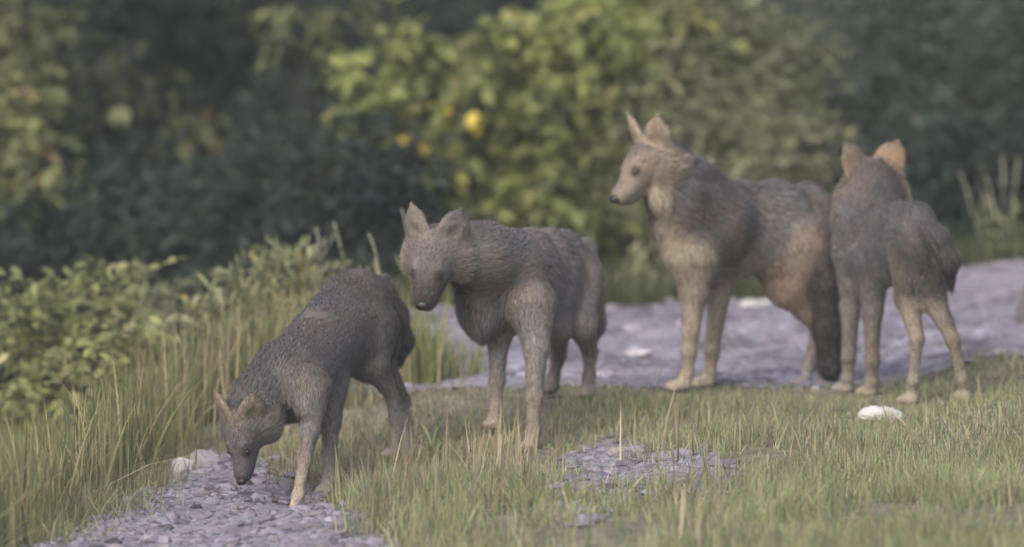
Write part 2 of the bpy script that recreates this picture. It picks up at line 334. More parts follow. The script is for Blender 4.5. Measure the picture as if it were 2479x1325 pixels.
# ------------------------------------------------------------------ leaves and shrubs
LF = np.array([(0, 0, 0), (.35, -.42, .10), (.75, -.30, .09), (1.0, 0, -.05), (.75, .30, .09), (.35, .42, .10)])
def leaves(B, pos, d, nor, L, W, col):
    d = nrm(d); s = nrm(np.cross(nor, d)); nn = np.cross(d, s); n = len(pos)
    V = pos[:, None] + LF[None, :, 0:1] * L[:, None, None] * d[:, None] + LF[None, :, 1:2] * W[:, None, None] * s[:, None] + LF[None, :, 2:3] * L[:, None, None] * nn[:, None]
    off = (np.arange(n) * 6)[:, None]
    q = np.concatenate([np.array([[0, 3, 2, 1]]) + off, np.array([[0, 5, 4, 3]]) + off])
    B.add(V.reshape(-1, 3), np.repeat(col, 6, 0), q)
def clump(BL, BS, c, r, ntw, L, asp, cols, wts, per=7, droop=.3, bright=1.0, tw=.18, out=.6):
    c = np.asarray(c, float); r = np.asarray(r, float)
    dd = nrm(rng.normal(size=(ntw, 3))); rr = rng.random(ntw) ** .45
    st = c + dd * rr[:, None] * r
    dr = nrm(dd * out + rng.normal(size=(ntw, 3)) * .55 + np.array([0, -.15, -droop]))
    tl = tw * rng.uniform(.6, 1.3, ntw); cb = pick(ntw, cols, wts) * bright
    P0, D, N, LL, CC = [], [], [], [], []
    for k in range(per):
        t = (k + .6) / per; p = st + dr * (tl * t)[:, None] + np.array([0, 0, -1.]) * (tl * t * t * .25)[:, None]
        sd_ = nrm(np.cross(dr, np.array([0, 0, 1.])) * (1 if k % 2 else -1) + rng.normal(size=(ntw, 3)) * .35)
        dl = nrm(sd_ * (.9 if k < per - 1 else .1) + dr * .6 + np.array([0, 0, -droop]) + rng.normal(size=(ntw, 3)) * .2)
        up = nrm(np.array([0, -.35, 1.]) + rng.normal(size=(ntw, 3)) * .55)
        P0.append(p); D.append(dl); N.append(up); LL.append(L * rng.uniform(.6, 1.2, ntw)); CC.append(cb * rng.uniform(.8, 1.2, (ntw, 1)))
    P0, D, N, LL, CC = map(np.concatenate, (P0, D, N, LL, CC))
    leaves(BL, P0, D, N, LL, LL * asp, CC)
    # the twigs the leaves sit on: thin three-sided strips
    e = st + dr * tl[:, None]; sdv = nrm(np.cross(dr, np.array([.3, .9, .2]))) * .0022
    V = np.stack([st - sdv, st + sdv, e + np.array([0, 0, -1.]) * (tl * .25)[:, None]], 1)
    BS.add(V.reshape(-1, 3), (.09, .075, .055), tris=np.arange(ntw * 3).reshape(-1, 3))
def branch(BS, a, b, r0, r1, col=(.1, .08, .06), sag=.1, n=8):
    a, b = np.asarray(a), np.asarray(b); t = np.linspace(0, 1, n)[:, None]
    p = a + (b - a) * t + np.array([0, 0, 1.]) * (4 * t * (1 - t)) * sag * np.linalg.norm(b - a) + rng.normal(size=(n, 3)) * .012 * np.sin(t * math.pi)
    tube(BS, p, np.linspace(r0, r1, n), col)
def shrub(name, label, cat, base, clumps, L, asp, cols, wts, group=None, droop=.3, per=7, tw=.18, stem=.014, stemname='stems', out=.6, crown='foliage'):
    """clumps: list of (centre, radii, twigs, brightness)"""
    x, y = base; b = np.array([x, y, gz(x, y) - .03]); e = empty(name, b); tag(e, label, cat, group); bpy.context.view_layer.update()
    BL, BS = Batch(), Batch()
    top = b + np.array([0, 0, .25])
    for c, r, ntw, br in clumps:
        clump(BL, BS, c, r, ntw, L, asp, cols, wts, per, droop, br, tw, out)
        branch(BS, b + rng.normal(size=3) * [.04, .04, 0], np.asarray(c), stem, stem * .25, sag=.08)
    BL.build(crown, M_leaf, e); BS.build(stemname, M_bark, e); return e
def PC(u, v, y, ru, rv, ry, n, br=1.0):      # clump given by photo position
    return (P(u, v, y), (ru * PX(y), ry, rv * PX(y)), n, br)
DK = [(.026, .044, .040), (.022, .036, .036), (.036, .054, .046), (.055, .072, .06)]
# dark understorey shrubs filling the shade behind
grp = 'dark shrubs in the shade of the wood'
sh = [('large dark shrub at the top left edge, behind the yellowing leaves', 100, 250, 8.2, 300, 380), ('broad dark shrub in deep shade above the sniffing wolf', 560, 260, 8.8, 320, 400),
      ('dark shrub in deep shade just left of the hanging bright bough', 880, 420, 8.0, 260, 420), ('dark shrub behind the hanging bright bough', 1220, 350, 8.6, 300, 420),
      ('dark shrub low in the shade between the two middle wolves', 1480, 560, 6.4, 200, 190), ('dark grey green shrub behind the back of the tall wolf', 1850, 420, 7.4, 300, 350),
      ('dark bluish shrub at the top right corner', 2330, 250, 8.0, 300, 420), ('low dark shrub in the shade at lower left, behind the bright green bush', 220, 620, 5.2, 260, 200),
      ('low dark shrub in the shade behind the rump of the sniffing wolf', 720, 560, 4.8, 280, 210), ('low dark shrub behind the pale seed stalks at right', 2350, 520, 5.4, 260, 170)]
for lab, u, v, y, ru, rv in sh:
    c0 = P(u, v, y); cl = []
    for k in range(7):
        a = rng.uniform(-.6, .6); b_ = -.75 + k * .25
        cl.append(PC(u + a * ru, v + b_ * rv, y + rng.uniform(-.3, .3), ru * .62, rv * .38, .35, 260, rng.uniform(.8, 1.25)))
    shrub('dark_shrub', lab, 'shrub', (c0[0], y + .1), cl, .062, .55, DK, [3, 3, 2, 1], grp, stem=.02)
# leafy branches, lit
BR = [(.22, .265, .085), (.28, .32, .105), (.165, .20, .075), (.30, .30, .11), (.46, .33, .06)]
cl = [PC(865, 205, 5.0, 45, 30, .08, 12, 1.25), PC(900, 250, 5.0, 60, 45, .12, 26, 1.15), PC(985, 110, 5.2, 70, 60, .15, 26, .75), PC(990, 320, 5.0, 70, 60, .14, 36, 1.1),
      PC(1080, 240, 5.1, 90, 70, .18, 42, .85), PC(985, 410, 5.0, 50, 50, .12, 30, .95), PC(1080, 400, 5.1, 80, 70, .16, 52, .8), PC(1180, 150, 5.3, 90, 60, .18, 34, .8),
      PC(1200, 300, 5.2, 100, 80, .2, 60, .75), PC(1220, 440, 5.1, 100, 60, .18, 60, .8), PC(1330, 220, 5.3, 100, 90, .2, 60, .72), PC(1350, 380, 5.2, 110, 90, .2, 66, .78),
      PC(1330, 470, 5.0, 90, 50, .15, 46, .8), PC(1330, 80, 5.4, 80, 60, .2, 24, 1.0), PC(1440, 130, 5.4, 100, 90, .2, 50, .85), PC(1440, 20, 5.4, 110, 60, .2, 60, 1.15),
      PC(1560, 10, 5.5, 130, 60, .2, 60, 1.1), PC(1460, 300, 5.4, 100, 100, .2, 60, .75), PC(1450, 440, 5.2, 80, 60, .15, 44, .8), PC(1120, 480, 5.0, 90, 40, .12, 30, .85), PC(1040, 330, 4.95, 40, 40, .1, 10, 1.3)]

bb = shrub('broadleaf_bush', 'broad leaved bush with bright yellow green boughs hanging above the second wolf', 'bush', (P(1330, 500, 5.6)[0], 5.6), cl, .080, .72, BR, [5, 4, 4, 1.0, .03], droop=.5, tw=.17, stem=.022)
BL, BS = Batch(), Batch()
for u, v in [(1012, 318), (1020, 340), (1006, 300), (1078, 236), (1028, 332), (1100, 390), (1150, 258)]:
    clump(BL, BS, P(u, v, 4.82), (.012, .02, .012), 1, .075, .75, [(.50, .40, .07), (.42, .40, .10)], [1, 1], 2, .9, 1.1, .05)
BL.build('yellow_leaves', M_leaf, bb)
OL = [(.27, .30, .165), (.34, .355, .215), (.20, .23, .125), (.42, .42, .29)]
cl = [PC(1560, 170, 5.5, 130, 110, .3, 204, 1.0), PC(1700, 120, 5.6, 140, 120, .3, 221, .9), PC(1640, 320, 5.4, 130, 110, .3, 204, .85), PC(1780, 260, 5.5, 130, 110, .3, 204, .9),
      PC(1880, 380, 5.2, 120, 90, .25, 170, .9), PC(1860, 180, 5.7, 130, 110, .3, 170, .75), PC(1540, 420, 5.2, 90, 120, .25, 119, .9), PC(1700, 460, 5.2, 120, 80, .25, 119, .8), PC(1660, 20, 5.6, 130, 70, .3, 136, 1.15)]
shrub('olive_bush', 'fine leaved olive green bush behind the head and back of the tall wolf', 'bush', (P(1720, 500, 6)[0], 6.1), cl, .055, .34, OL, [4, 3, 3, 1], droop=.15, tw=.2, per=9, stem=.02)
BG = [(.095, .13, .10), (.125, .155, .12), (.075, .105, .08), (.22, .25, .20)]
cl = [PC(2100, 230, 6.3, 150, 120, .3, 130, 1.0), PC(2060, 60, 6.5, 150, 110, .3, 120, 1.0), PC(2280, 120, 6.5, 150, 120, .3, 130, .95), PC(2300, 320, 6.2, 150, 110, .3, 120, .8),
      PC(2450, 220, 6.4, 130, 130, .3, 100, .85), PC(2150, 370, 6.0, 140, 80, .25, 100, .85), PC(2460, 30, 6.6, 130, 100, .3, 90, .9), PC(1980, 300, 6.2, 80, 110, .25, 70, .9), PC(2440, 430, 6.1, 100, 100, .3, 60, .8)]
shrub('grey_green_bush', 'grey green bush above the ears of the rightmost wolf', 'bush', (P(2250, 500, 6.6)[0], 6.7), cl, .055, .38, BG, [4, 3, 3, .5], droop=.1, tw=.2, per=9, stem=.02)
LE = [(.14, .165, .07), (.21, .235, .09), (.11, .13, .065), (.33, .27, .13)]
cl = [PC(40, 230, 5.2, 70, 60, .15, 34, 1.0), PC(50, 330, 5.1, 80, 60, .15, 50, 1.05), PC(60, 60, 5.6, 110, 90, .2, 50, .7), PC(60, 430, 5.0, 90, 50, .15, 40, 1.0), PC(150, 430, 5.0, 55, 55, .12, 22, 1.15),
      PC(30, 130, 5.4, 60, 60, .15, 26, .85), PC(25, 640, 4.9, 50, 40, .12, 14, .9)]
shrub('yellowing_bush', 'bush with yellowing leaves reaching in at the left edge of the picture', 'bush', (P(-60, 500, 5.4)[0], 5.4), cl, .062, .72, LE, [4, 3, 3, 1.0], droop=.5, tw=.15)
cl = [PC(240, 285, 5.4, 12, 12, .03, 1, 1.2), PC(450, 260, 5.6, 60, 50, .1, 8, .65), PC(480, 350, 5.5, 40, 30, .08, 5, .95), PC(330, 160, 5.9, 120, 80, .2, 12, .4), PC(180, 180, 5.9, 90, 80, .2, 16, .5)]
shrub('thin_sapling', 'thin sapling with a few pale hanging leaves standing in the shade at left', 'sapling', (P(380, 600, 5.8)[0], 5.8), cl, .075, .6, LE, [4, 2, 3, .3], droop=.8, tw=.12, per=5, stem=.008)
cl = [PC(720, 10, 5.6, 60, 30, .1, 10, 1.1), PC(810, 15, 5.6, 90, 30, .15, 20, .8)]
shrub('thin_sapling', 'sapling whose pale leaf tips hang in at the top of the picture left of centre', 'sapling', (P(780, 600, 5.9)[0], 5.9), cl, .06, .5, LE, [3, 3, 3, .3], droop=.6, tw=.14, per=6, stem=.008)
GB = [(.25, .28, .11), (.32, .345, .15), (.185, .215, .085), (.39, .385, .21)]
cl = [PC(100, 720, 1.6, 90, 60, .15, 18, .9), PC(200, 770, 1.4, 110, 60, .18, 28, 1.0), PC(90, 850, 1.2, 90, 60, .18, 28, 1.0), PC(240, 850, 1.2, 110, 60, .18, 31, 1.05), PC(60, 780, 1.4, 80, 50, .15, 18, .9),
      PC(280, 660, 1.8, 60, 50, .12, 9, .85), PC(340, 900, 1.0, 70, 50, .12, 14, .85), PC(130, 930, 1.0, 110, 50, .15, 24, .85)]
shrub('green_bush', 'bright green leafy bush rising out of the tall grass at the left edge', 'bush', (P(170, 900, 1.5)[0], 1.5), cl, .058, .6, GB, [4, 3, 3, 1], droop=.25, tw=.15)
cl = [PC(400, 720, 2.2, 80, 60, .2, 34, .8), PC(460, 800, 1.8, 80, 50, .2, 36, .8), PC(380, 820, 1.6, 60, 50, .15, 26, .9)]
shrub('olive_bush', 'dull olive bush low in the left half, right of the bright green bush', 'bush', (P(420, 900, 2.2)[0], 2.2), cl, .055, .5, OL, [4, 3, 3, 1], droop=.2, tw=.14)
PW = [(.33, .37, .19), (.40, .42, .26), (.25, .29, .15), (.42, .38, .14)]
cl = [PC(690, 665, 1.6, 45, 35, .08, 16, 1.1), PC(640, 720, 1.4, 60, 50, .1, 20, .8), PC(560, 760, 1.2, 60, 50, .1, 22, .9), PC(660, 780, 1.2, 70, 50, .1, 24, .85), PC(740, 700, 1.3, 50, 50, .1, 18, .75), PC(520, 800, 1.0, 60, 50, .1, 18, .8)]
shrub('yellow_weed', 'yellowish leafy weed beside the back of the sniffing wolf', 'weed', (P(650, 850, 1.5)[0], 1.5), cl, .05, .3, PW, [4, 3, 3, 1.2], droop=-.5, tw=.14, stem=.005, out=.3)
cl = [PC(1560, 620, 3.9, 35, 60, .06, 8, .8), PC(1590, 680, 3.7, 30, 40, .06, 7, 1.0), PC(1480, 690, 3.7, 60, 40, .1, 14, .6)]
shrub('drooping_weed', 'pale drooping weed at the back of the track behind the tall wolf chest', 'weed', (P(1570, 740, 3.8)[0], 3.8), cl, .06, .28, PW, [4, 3, 3, 0], droop=.8, tw=.12, stem=.005)
# ------------------------------------------------------------------ seed stalks
def stalk(label, ub, vb, ut, vt, y, head=90, r=.0065, col=(.55, .55, .44), group='pale seed stalks'):
    a = P(ub, vb, y); a = np.array([a[0], y, gz(a[0], y) - .01]); b = P(ut, vt, y - .03)
    e = empty('seed_stalk', a); tag(e, label, 'seed stalk', group); bpy.context.view_layer.update()
    n = 12; t = np.linspace(0, 1, n)[:, None]; bw = rng.uniform(-.012, .015); kk = rng.uniform(.004, .01); bow = np.array([1., 0, 0]) * (np.sin(t * math.pi) * bw + np.sin(t * 9) * kk * t)
    pts = a + (b - a) * t + bow; B = Batch(); tube(B, pts, np.linspace(.002, .0012, n), col); B.build('stem', M_grass, e)
    L = np.linalg.norm(b - a); hd = head * PX(y); t0 = 1 - hd / L; B = Batch()
    m = 110; tt = rng.uniform(t0, 1, m); pp = a + (b - a) * tt[:, None] + np.array([1., 0, 0]) * (np.sin(tt * math.pi) * bw + np.sin(tt * 9) * kk * tt)[:, None]
    ax = nrm(b - a); rad = nrm(rng.normal(size=(m, 3))); prof = np.sin(np.clip((tt - t0) / (1 - t0), .03, .99) * math.pi) ** .5
    leaves(B, pp, ax * 1.0 + rad * .2, rad, rng.uniform(.007, .016, m), .003 + .003 * prof * rng.random(m), pick(m, [(.66, .65, .54), (.56, .57, .45)], [1, 1]))
    B.build('seed_head', M_grass, e)
    B = Batch(); k = rng.integers(4, 7); tt = rng.uniform(.15, .6, k); pp = a + (b - a) * tt[:, None]
    leaves(B, pp, np.array([0, 0, .8]) + rng.normal(size=(k, 3)) * .7, rng.normal(size=(k, 3)), np.full(k, .11), np.full(k, .012), pick(k, PW, [1, 1, 1, 0])); B.build('stalk_leaves', M_grass, e)
stalk('long pale seed stalk beyond the track at right, leaning left, furthest left there', 2408, 612, 2318, 418, 3.85, 110, .007)
stalk('second long pale seed stalk from the left beyond the track, leaning left', 2458, 612, 2385, 430, 3.85, 110)
stalk('tall upright seed stalk close to the right edge, the tallest there', 2455, 600, 2425, 385, 3.95, 70)
stalk('seed stalk curving to the right at the right edge of the picture', 2450, 600, 2462, 385, 3.95, 70)
stalk('short seed stalk standing low between the long pair at right', 2425, 610, 2378, 472, 3.9, 50)
stalk('pale seed stalk left of the rump of the sniffing wolf, furthest left', 800, 750, 765, 558, 1.3, 45)
stalk('pale seed stalk with a bright bent tip above the rump of the sniffing wolf', 900, 700, 808, 545, 1.3, 60)
stalk('thick pale stalk slanting between the rump and the muzzle of the two left wolves', 975, 690, 893, 572, .9, 110, .009)
stalk('seed stalk rising just left of the ears of the second wolf', 1030, 640, 972, 515, 1.0, 50)
stalk('bright weed stalk at the left of the yellowish weed', 670, 740, 645, 645, 1.4, 70)
stalk('pale weed stalk standing above the tall grass in the left half', 560, 850, 530, 705, .9, 60)
stalk('pale weed stalk low above the tall grass, left of the yellowish weed', 520, 850, 497, 765, .8, 50)
stalk('thin seed stalk behind the neck of the second wolf', 1215, 640, 1187, 545, 1.1, 35)
stalk('brown bent stalk in the grass right of the hind paws of the sniffing wolf', 1060, 1150, 1035, 1075, -1.2, 40, group='pale seed stalks')
# ------------------------------------------------------------------ wood trees behind, whose crowns shade everything
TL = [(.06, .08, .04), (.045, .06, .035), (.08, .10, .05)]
tr_ = [('tall broad tree rooted in the wood at far left', -3.4, 9.5, 5.2), ('tall tree rooted deep in the shade above the sniffing wolf', -1.0, 10.5, 5.6), ('tall tree hidden in the shade behind the bright bough', 1.2, 10.0, 5.4),
       ('tall tree rooted in the wood at far right', 3.6, 10.5, 5.8), ('tall tree at the back of the wood, left of centre', -2.4, 13.5, 6.2), ('tall tree at the back of the wood, right of centre', 2.4, 14, 6.4)]
for lab, x, y, hh in tr_:
    b = np.array([x, y, gz(x, y) - .1]); e = empty('broadleaf_tree', b); tag(e, lab, 'tree', 'tall trees of the wood'); bpy.context.view_layer.update()
    BS, BL = Batch(), Batch(); n = 12; t = np.linspace(0, 1, n)[:, None]
    tp = b + np.array([rng.uniform(-.3, .3), rng.uniform(-.3, .1), hh]); pts = b + (tp - b) * t + rng.normal(size=(n, 3)) * [.03, .03, 0]
    tube(BS, pts, np.interp(t[:, 0], [0, .08, 1], [.2, .13, .04]), (.075, .065, .055), 10)
    for k in range(16):
        tt = rng.uniform(.42, 1); s_ = b + (tp - b) * tt; a = rng.uniform(0, 6.28); ln = rng.uniform(.7, 1.9) * (1.25 - tt * .5)
        en = s_ + np.array([math.cos(a) * ln, math.sin(a) * ln - .3, rng.uniform(.1, .6)]); branch(BS, s_, en, .035, .008, (.075, .065, .055), .1)
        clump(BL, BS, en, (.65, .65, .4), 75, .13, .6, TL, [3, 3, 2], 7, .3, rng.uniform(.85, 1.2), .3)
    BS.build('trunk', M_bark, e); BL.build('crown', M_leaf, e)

# ------------------------------------------------------------------ wolves
def surface_nets(d, org, h):
    s = d < 0; nx, ny, nz = d.shape
    acc = np.zeros((nx - 1, ny - 1, nz - 1, 3), np.float32); cnt = np.zeros((nx - 1, ny - 1, nz - 1), np.float32)
    sl = lambda o, n: slice(o, n - 1 + o)
    corners = [(i, j, k) for i in (0, 1) for j in (0, 1) for k in (0, 1)]
    for a in corners:
        for ax in range(3):
            if a[ax]: continue
            b = list(a); b[ax] = 1
            A = (sl(a[0], nx), sl(a[1], ny), sl(a[2], nz)); Bb = (sl(b[0], nx), sl(b[1], ny), sl(b[2], nz))
            m = s[A] != s[Bb]; w_ = np.nonzero(m); da = d[A][w_]; db = d[Bb][w_]; t = da / (da - db)
            for c in range(3): acc[w_[0], w_[1], w_[2], c] += a[c] + (t if c == ax else 0)
            cnt[w_] += 1
    act = cnt > 0; idx = -np.ones(cnt.shape, int); idx[act] = np.arange(act.sum()); ii = np.argwhere(act)
    v = org + h * (ii + acc[act] / cnt[act][:, None]); Q = []
    for ax in range(3):
        o1, o2 = (ax + 1) % 3, (ax + 2) % 3
        A = [slice(1, -1)] * 3; Bb = [slice(1, -1)] * 3; A[ax] = slice(0, -1); Bb[ax] = slice(1, None)
        m = s[tuple(A)] != s[tuple(Bb)]; e = np.argwhere(m); off = np.ones(3, int); off[ax] = 0; e = e + off
        e1 = np.zeros(3, int); e1[o1] = 1; e2 = np.zeros(3, int); e2[o2] = 1
        g = lambda p: idx[p[:, 0], p[:, 1], p[:, 2]]
        q = np.stack([g(e - e1 - e2), g(e - e2), g(e), g(e - e1)], 1)
        fl = s[e[:, 0], e[:, 1], e[:, 2]]; q[~fl] = q[~fl][:, ::-1]; Q.append(q)
    q = np.concatenate(Q); return v, q[(q >= 0).all(1)]
class Wolf:
    def __init__(s): s.pr = []
    def cone(s, a, b, ra, rb, col, fur=.02, flow=None, k=.03, flat=None, sub=False):
        a, b = np.asarray(a, float), np.asarray(b, float)
        s.pr.append(dict(t='c', a=a, b=b, ra=ra, rb=rb, col=np.array(col), fur=fur, flow=nrm(b - a) if flow is None else nrm(np.asarray(flow, float)), k=k, flat=flat, sub=sub))
    def ell(s, c, R, rad, col, fur=.02, flow=(0, 0, -1), k=.03):
        s.pr.append(dict(t='e', c=np.asarray(c, float), R=np.asarray(R, float), rad=np.asarray(rad, float), col=np.array(col), fur=fur, flow=nrm(np.asarray(flow, float)), k=k, sub=False))
    @staticmethod
    def dist(p, pt):
        if p['t'] == 'e':
            q = (pt - p['c']) @ p['R'].T; k0 = np.linalg.norm(q / p['rad'], axis=-1); k1 = np.linalg.norm(q / p['rad'] ** 2, axis=-1)
            return np.where(k0 < 1e-4, -p['rad'].min(), k0 * (k0 - 1) / (k1 + 1e-9))
        q = pt - p['a']
        if p['flat'] is not None: n_, s_ = p['flat']; q = q + (s_ - 1) * (q @ n_)[..., None] * n_
        ba = p['b'] - p['a']; t = np.clip((q @ ba) / (ba @ ba), 0, 1); d = np.linalg.norm(q - t[..., None] * ba, axis=-1) - (p['ra'] + (p['rb'] - p['ra']) * t)
        return d / (1.0 if p['flat'] is None else p['flat'][1] * .6)
    def mesh(s, h=.0065):
        lo, hi = [], []
        for p in s.pr:
            if p['sub']: continue
            if p['t'] == 'e': m = p['rad'].max(); lo.append(p['c'] - m); hi.append(p['c'] + m)
            else: m = max(p['ra'], p['rb']); lo.append(np.minimum(p['a'], p['b']) - m); hi.append(np.maximum(p['a'], p['b']) + m)
        lo = np.min(lo, 0) - .03; hi = np.max(hi, 0) + .03; n = np.ceil((hi - lo) / h).astype(int) + 1
        D = np.full(n, 1.0, np.float32)
        for p in s.pr:
            if p['t'] == 'e': m = p['rad'].max() + .05; a, b = p['c'] - m, p['c'] + m
            else: m = max(p['ra'], p['rb']) + .05; a, b = np.minimum(p['a'], p['b']) - m, np.maximum(p['a'], p['b']) + m
            i0 = np.clip(((a - lo) / h).astype(int), 0, n); i1 = np.clip(((b - lo) / h).astype(int) + 2, 0, n)
            S = tuple(slice(x, y) for x, y in zip(i0, i1)); g = np.stack(np.meshgrid(*[lo[c] + h * np.arange(i0[c], i1[c]) for c in range(3)], indexing='ij'), -1)
            d = s.dist(p, g); cur = D[S]; k = p['k']
            if p['sub']: D[S] = np.maximum(cur, -d)
            else: hh = np.clip(.5 + .5 * (cur - d) / k, 0, 1); D[S] = cur * (1 - hh) + d * hh - k * hh * (1 - hh)
        return surface_nets(D, lo, h)
    def attrs(s, v):
        W, Cc, F, L = 0, 0, 0, 0
        for p in s.pr:
            if p['sub']: continue
            w_ = np.exp(-np.maximum(s.dist(p, v), -.02) / .010)[:, None]; W = W + w_; Cc = Cc + w_ * p['col']; F = F + w_ * p['flow']; L = L + w_ * p['fur']
        return Cc / W, nrm(F), (L / W)[:, 0]
def frame(f):
    f = nrm(np.asarray(f, float)); l = nrm(np.cross(np.array([0, 0, 1.]), f)); return np.array([f, l, np.cross(f, l)])
def make_wolf(name, label, base, w, eyes, nose, back, seed, fwd, extra=None, strands=60000, top=None, gain=1.0):
    r2 = np.random.default_rng(seed)
    e = empty(name, base); tag(e, label, 'wolf', 'young wolves on the grassy bank'); bpy.context.view_layer.update()
    v, q = w.mesh(); col, flow, fl = w.attrs(v)
    a, b, c, d_ = v[q[:, 0]], v[q[:, 1]], v[q[:, 2]], v[q[:, 3]]; fn = np.cross(c - a, d_ - b); N = np.zeros_like(v)
    for k in range(4): np.add.at(N, q[:, k], fn)
    N = nrm(N)
    pn = fbm(v[:, 0] * 14 + v[:, 1] * 9, v[:, 2] * 14, seed, 3)[:, None]
    col = col * gain
    if top is not None:
        zt, tcol = top                                # darker saddle along the spine, paler underside: coat colours
        k = ss((N[:, 2:3] - .15) / .7 + (pn - .5) * .8) * ss((v[:, 2:3] - zt) / .08); col = col * (1 - k * .75) + tcol * k * .75
    if extra is not None: col = extra(v, N, col)
    for c, R_ in eyes:                                # dark eye rims, pale brow above
        col = spot(c + R_[2] * .028 - R_[0] * .02, .02, np.minimum(col.mean(0) * 1.6, .3), .35)(v, N, col); col = spot(c, .022, (.035, .03, .03), .95)(v, N, col)
    col = spot(nose[0], .020, (.03, .028, .03), .9)(v, N, col)
    pl = fbm(v[:, 0] * 7 + 3, v[:, 2] * 7 + v[:, 1] * 5, seed + 9, 2)[:, None]; col = col * (.72 + .60 * pn) * (1 + (pl - .37) * np.array([.55, .25, -.1]))
    B = Batch(); B.add(v, col * .95, q); B.build('body', M_skin, e)
    area = .5 * np.linalg.norm(fn, axis=1); fi = r2.choice(len(q), strands, p=area / area.sum()); t1, t2 = r2.random((2, strands, 1))
    A = v[q[fi]]; p = (A[:, 0] * (1 - t1) + A[:, 1] * t1) * (1 - t2) + (A[:, 3] * (1 - t1) + A[:, 2] * t1) * t2
    vi = q[fi, 0]; n = N[vi]; f = flow[vi]; f = f - n * (f * n).sum(1, keepdims=True) * .8; L = ((fl[vi] * 1.12 + .002) * r2.uniform(.45, 1.25, strands))[:, None]
    clp = fbm(p[:, 0] * 45 + p[:, 1] * 20, p[:, 2] * 45, seed + 5, 2)[:, None]
    dr = nrm(n * (.30 + .20 * clp) + nrm(f) * .85 + r2.normal(size=(strands, 3)) * .12); sd_ = nrm(np.cross(dr, n)) * .0011
    cc = col[vi] * np.exp(r2.normal(0, .24, (strands, 1))) * (.86 + .32 * clp); gh = r2.random(strands); cc[gh < .10] *= .5; cc[gh > .92] = cc[gh > .92] * .7 + np.array([.12, .11, .095]); p = p - n * .002
    m1 = p + dr * L * .55; m2 = p + nrm(dr - n * .35 + np.array([0, 0, -.2])) * L
    V = np.stack([p - sd_, p + sd_, m1 + sd_ * .8, m1 - sd_ * .8, m2], 1); off = (np.arange(strands) * 5)[:, None]
    cv = np.stack([cc * .85, cc * .85, cc, cc, cc * 1.15], 1)
    B = Batch(); B.add(V.reshape(-1, 3), cv.reshape(-1, 3), np.array([[0, 1, 2, 3]]) + off, np.array([[3, 2, 4]]) + off); B.build('fur', M_fur, e)
    def ball(nm, c, R, rad, colr, mt):
        nt_, np_ = 8, 12; T, F = np.meshgrid(np.linspace(.01, math.pi - .01, nt_), np.arange(np_) * 2 * math.pi / np_, indexing='ij')
        d = np.stack([np.cos(T), np.sin(T) * np.cos(F), np.sin(T) * np.sin(F)], -1) * rad; pp = d @ R + c
        idx = np.arange(nt_ * np_).reshape(nt_, np_); qq = np.stack([idx[:-1], np.roll(idx, -1, 1)[:-1], np.roll(idx, -1, 1)[1:], idx[1:]], -1).reshape(-1, 4)
        B = Batch(); B.add(pp.reshape(-1, 3), colr, qq); B.build(nm, mt, e)
    for c, R in eyes: ball('eye', c, R, (.008, .009, .007), (.03, .018, .01), M_eye)
    c, R, s_ = nose; ball('nose', c, R, (.011 * s_, .017 * s_, .012 * s_), (.012, .011, .012), M_wet)
    return e
GREY = (.150, .137, .148); LG = (.225, .207, .20); TAN = (.285, .24, .185); PALE = (.36, .32, .255); DARK = (.055, .05, .052); RUF = (.28, .22, .185); MUZ = (.125, .112, .12); ORG = (.33, .25, .19)
def head(w, c, F, s, roll=0.0, earlen=.1, earback=.35, earout=.25, base=GREY, cheek=LG, muz=MUZ, earcol=TAN, inner=PALE, face=None, jaw=0.0, earasym=(0, 0), mz=1.0, mlen=1.0):
    R = frame(F); f, l, u = R
    l, u = l * math.cos(roll) + u * math.sin(roll), u * math.cos(roll) - l * math.sin(roll); R = np.array([f, l, u])
    H = lambda a, b, d: np.asarray(c) + s * (a * f + b * l + d * u)
    bk = -f
    w.ell(H(0, 0, 0), R, s * np.array([.070, .062, .056]), base, .014, bk, .03)
    w.ell(H(.045, 0, .004), R, s * np.array([.045, .044, .036]), face or base, .009, bk, .02)
    w.cone(H(.05, 0, -.012), H(.128 * mlen, 0, -.024), s * .041 * mz, s * .027 * mz, muz, .009, bk, .018)
    w.cone(H(.04, 0, -.042), H(.112, 0, -.046 - jaw), s * .028, s * .018, cheek, .008, bk, .012)
    for i, sg in enumerate((1, -1)):
        w.ell(H(-.015, sg * .048, -.032), R, s * np.array([.055, .036, .050]), cheek, .034, -f + sg * l * .5 - u * .5, .025)
        w.ell(H(.068, sg * .020, .016), R, s * np.array([.014, .012, .010]), base, .006, bk, .012)
        bs = H(-.022, sg * .038, .036); eo = earout[i] if isinstance(earout, tuple) else earout; ed = nrm(u * 1.0 + bk * (earback + earasym[i]) + l * sg * eo); tip = bs + ed * earlen * s
        nf = nrm(f - ed * (f @ ed) + l * sg * .35)
        md = bs + ed * earlen * s * .45
        w.cone(bs - ed * .012, md, s * .050, s * .037, earcol, .009, ed, .012, (nf, 3.4))
        w.cone(md, tip, s * .037, s * .008, earcol, .007, ed, .008, (nf, 3.0))
        w.cone(bs + ed * .02 * s + nf * .024 * s, tip - ed * .03 * s + nf * .017 * s, s * .026, s * .012, inner, 0, ed, .01, (nf, 1.3), sub=True)
    eyes = [(H(.074, sg * .029, .017), np.array([f, l, u])) for sg in (1, -1)]
    return eyes, (H(.128 * mlen + .022 + .004 * mz, 0, -.020), R, s * mz), H
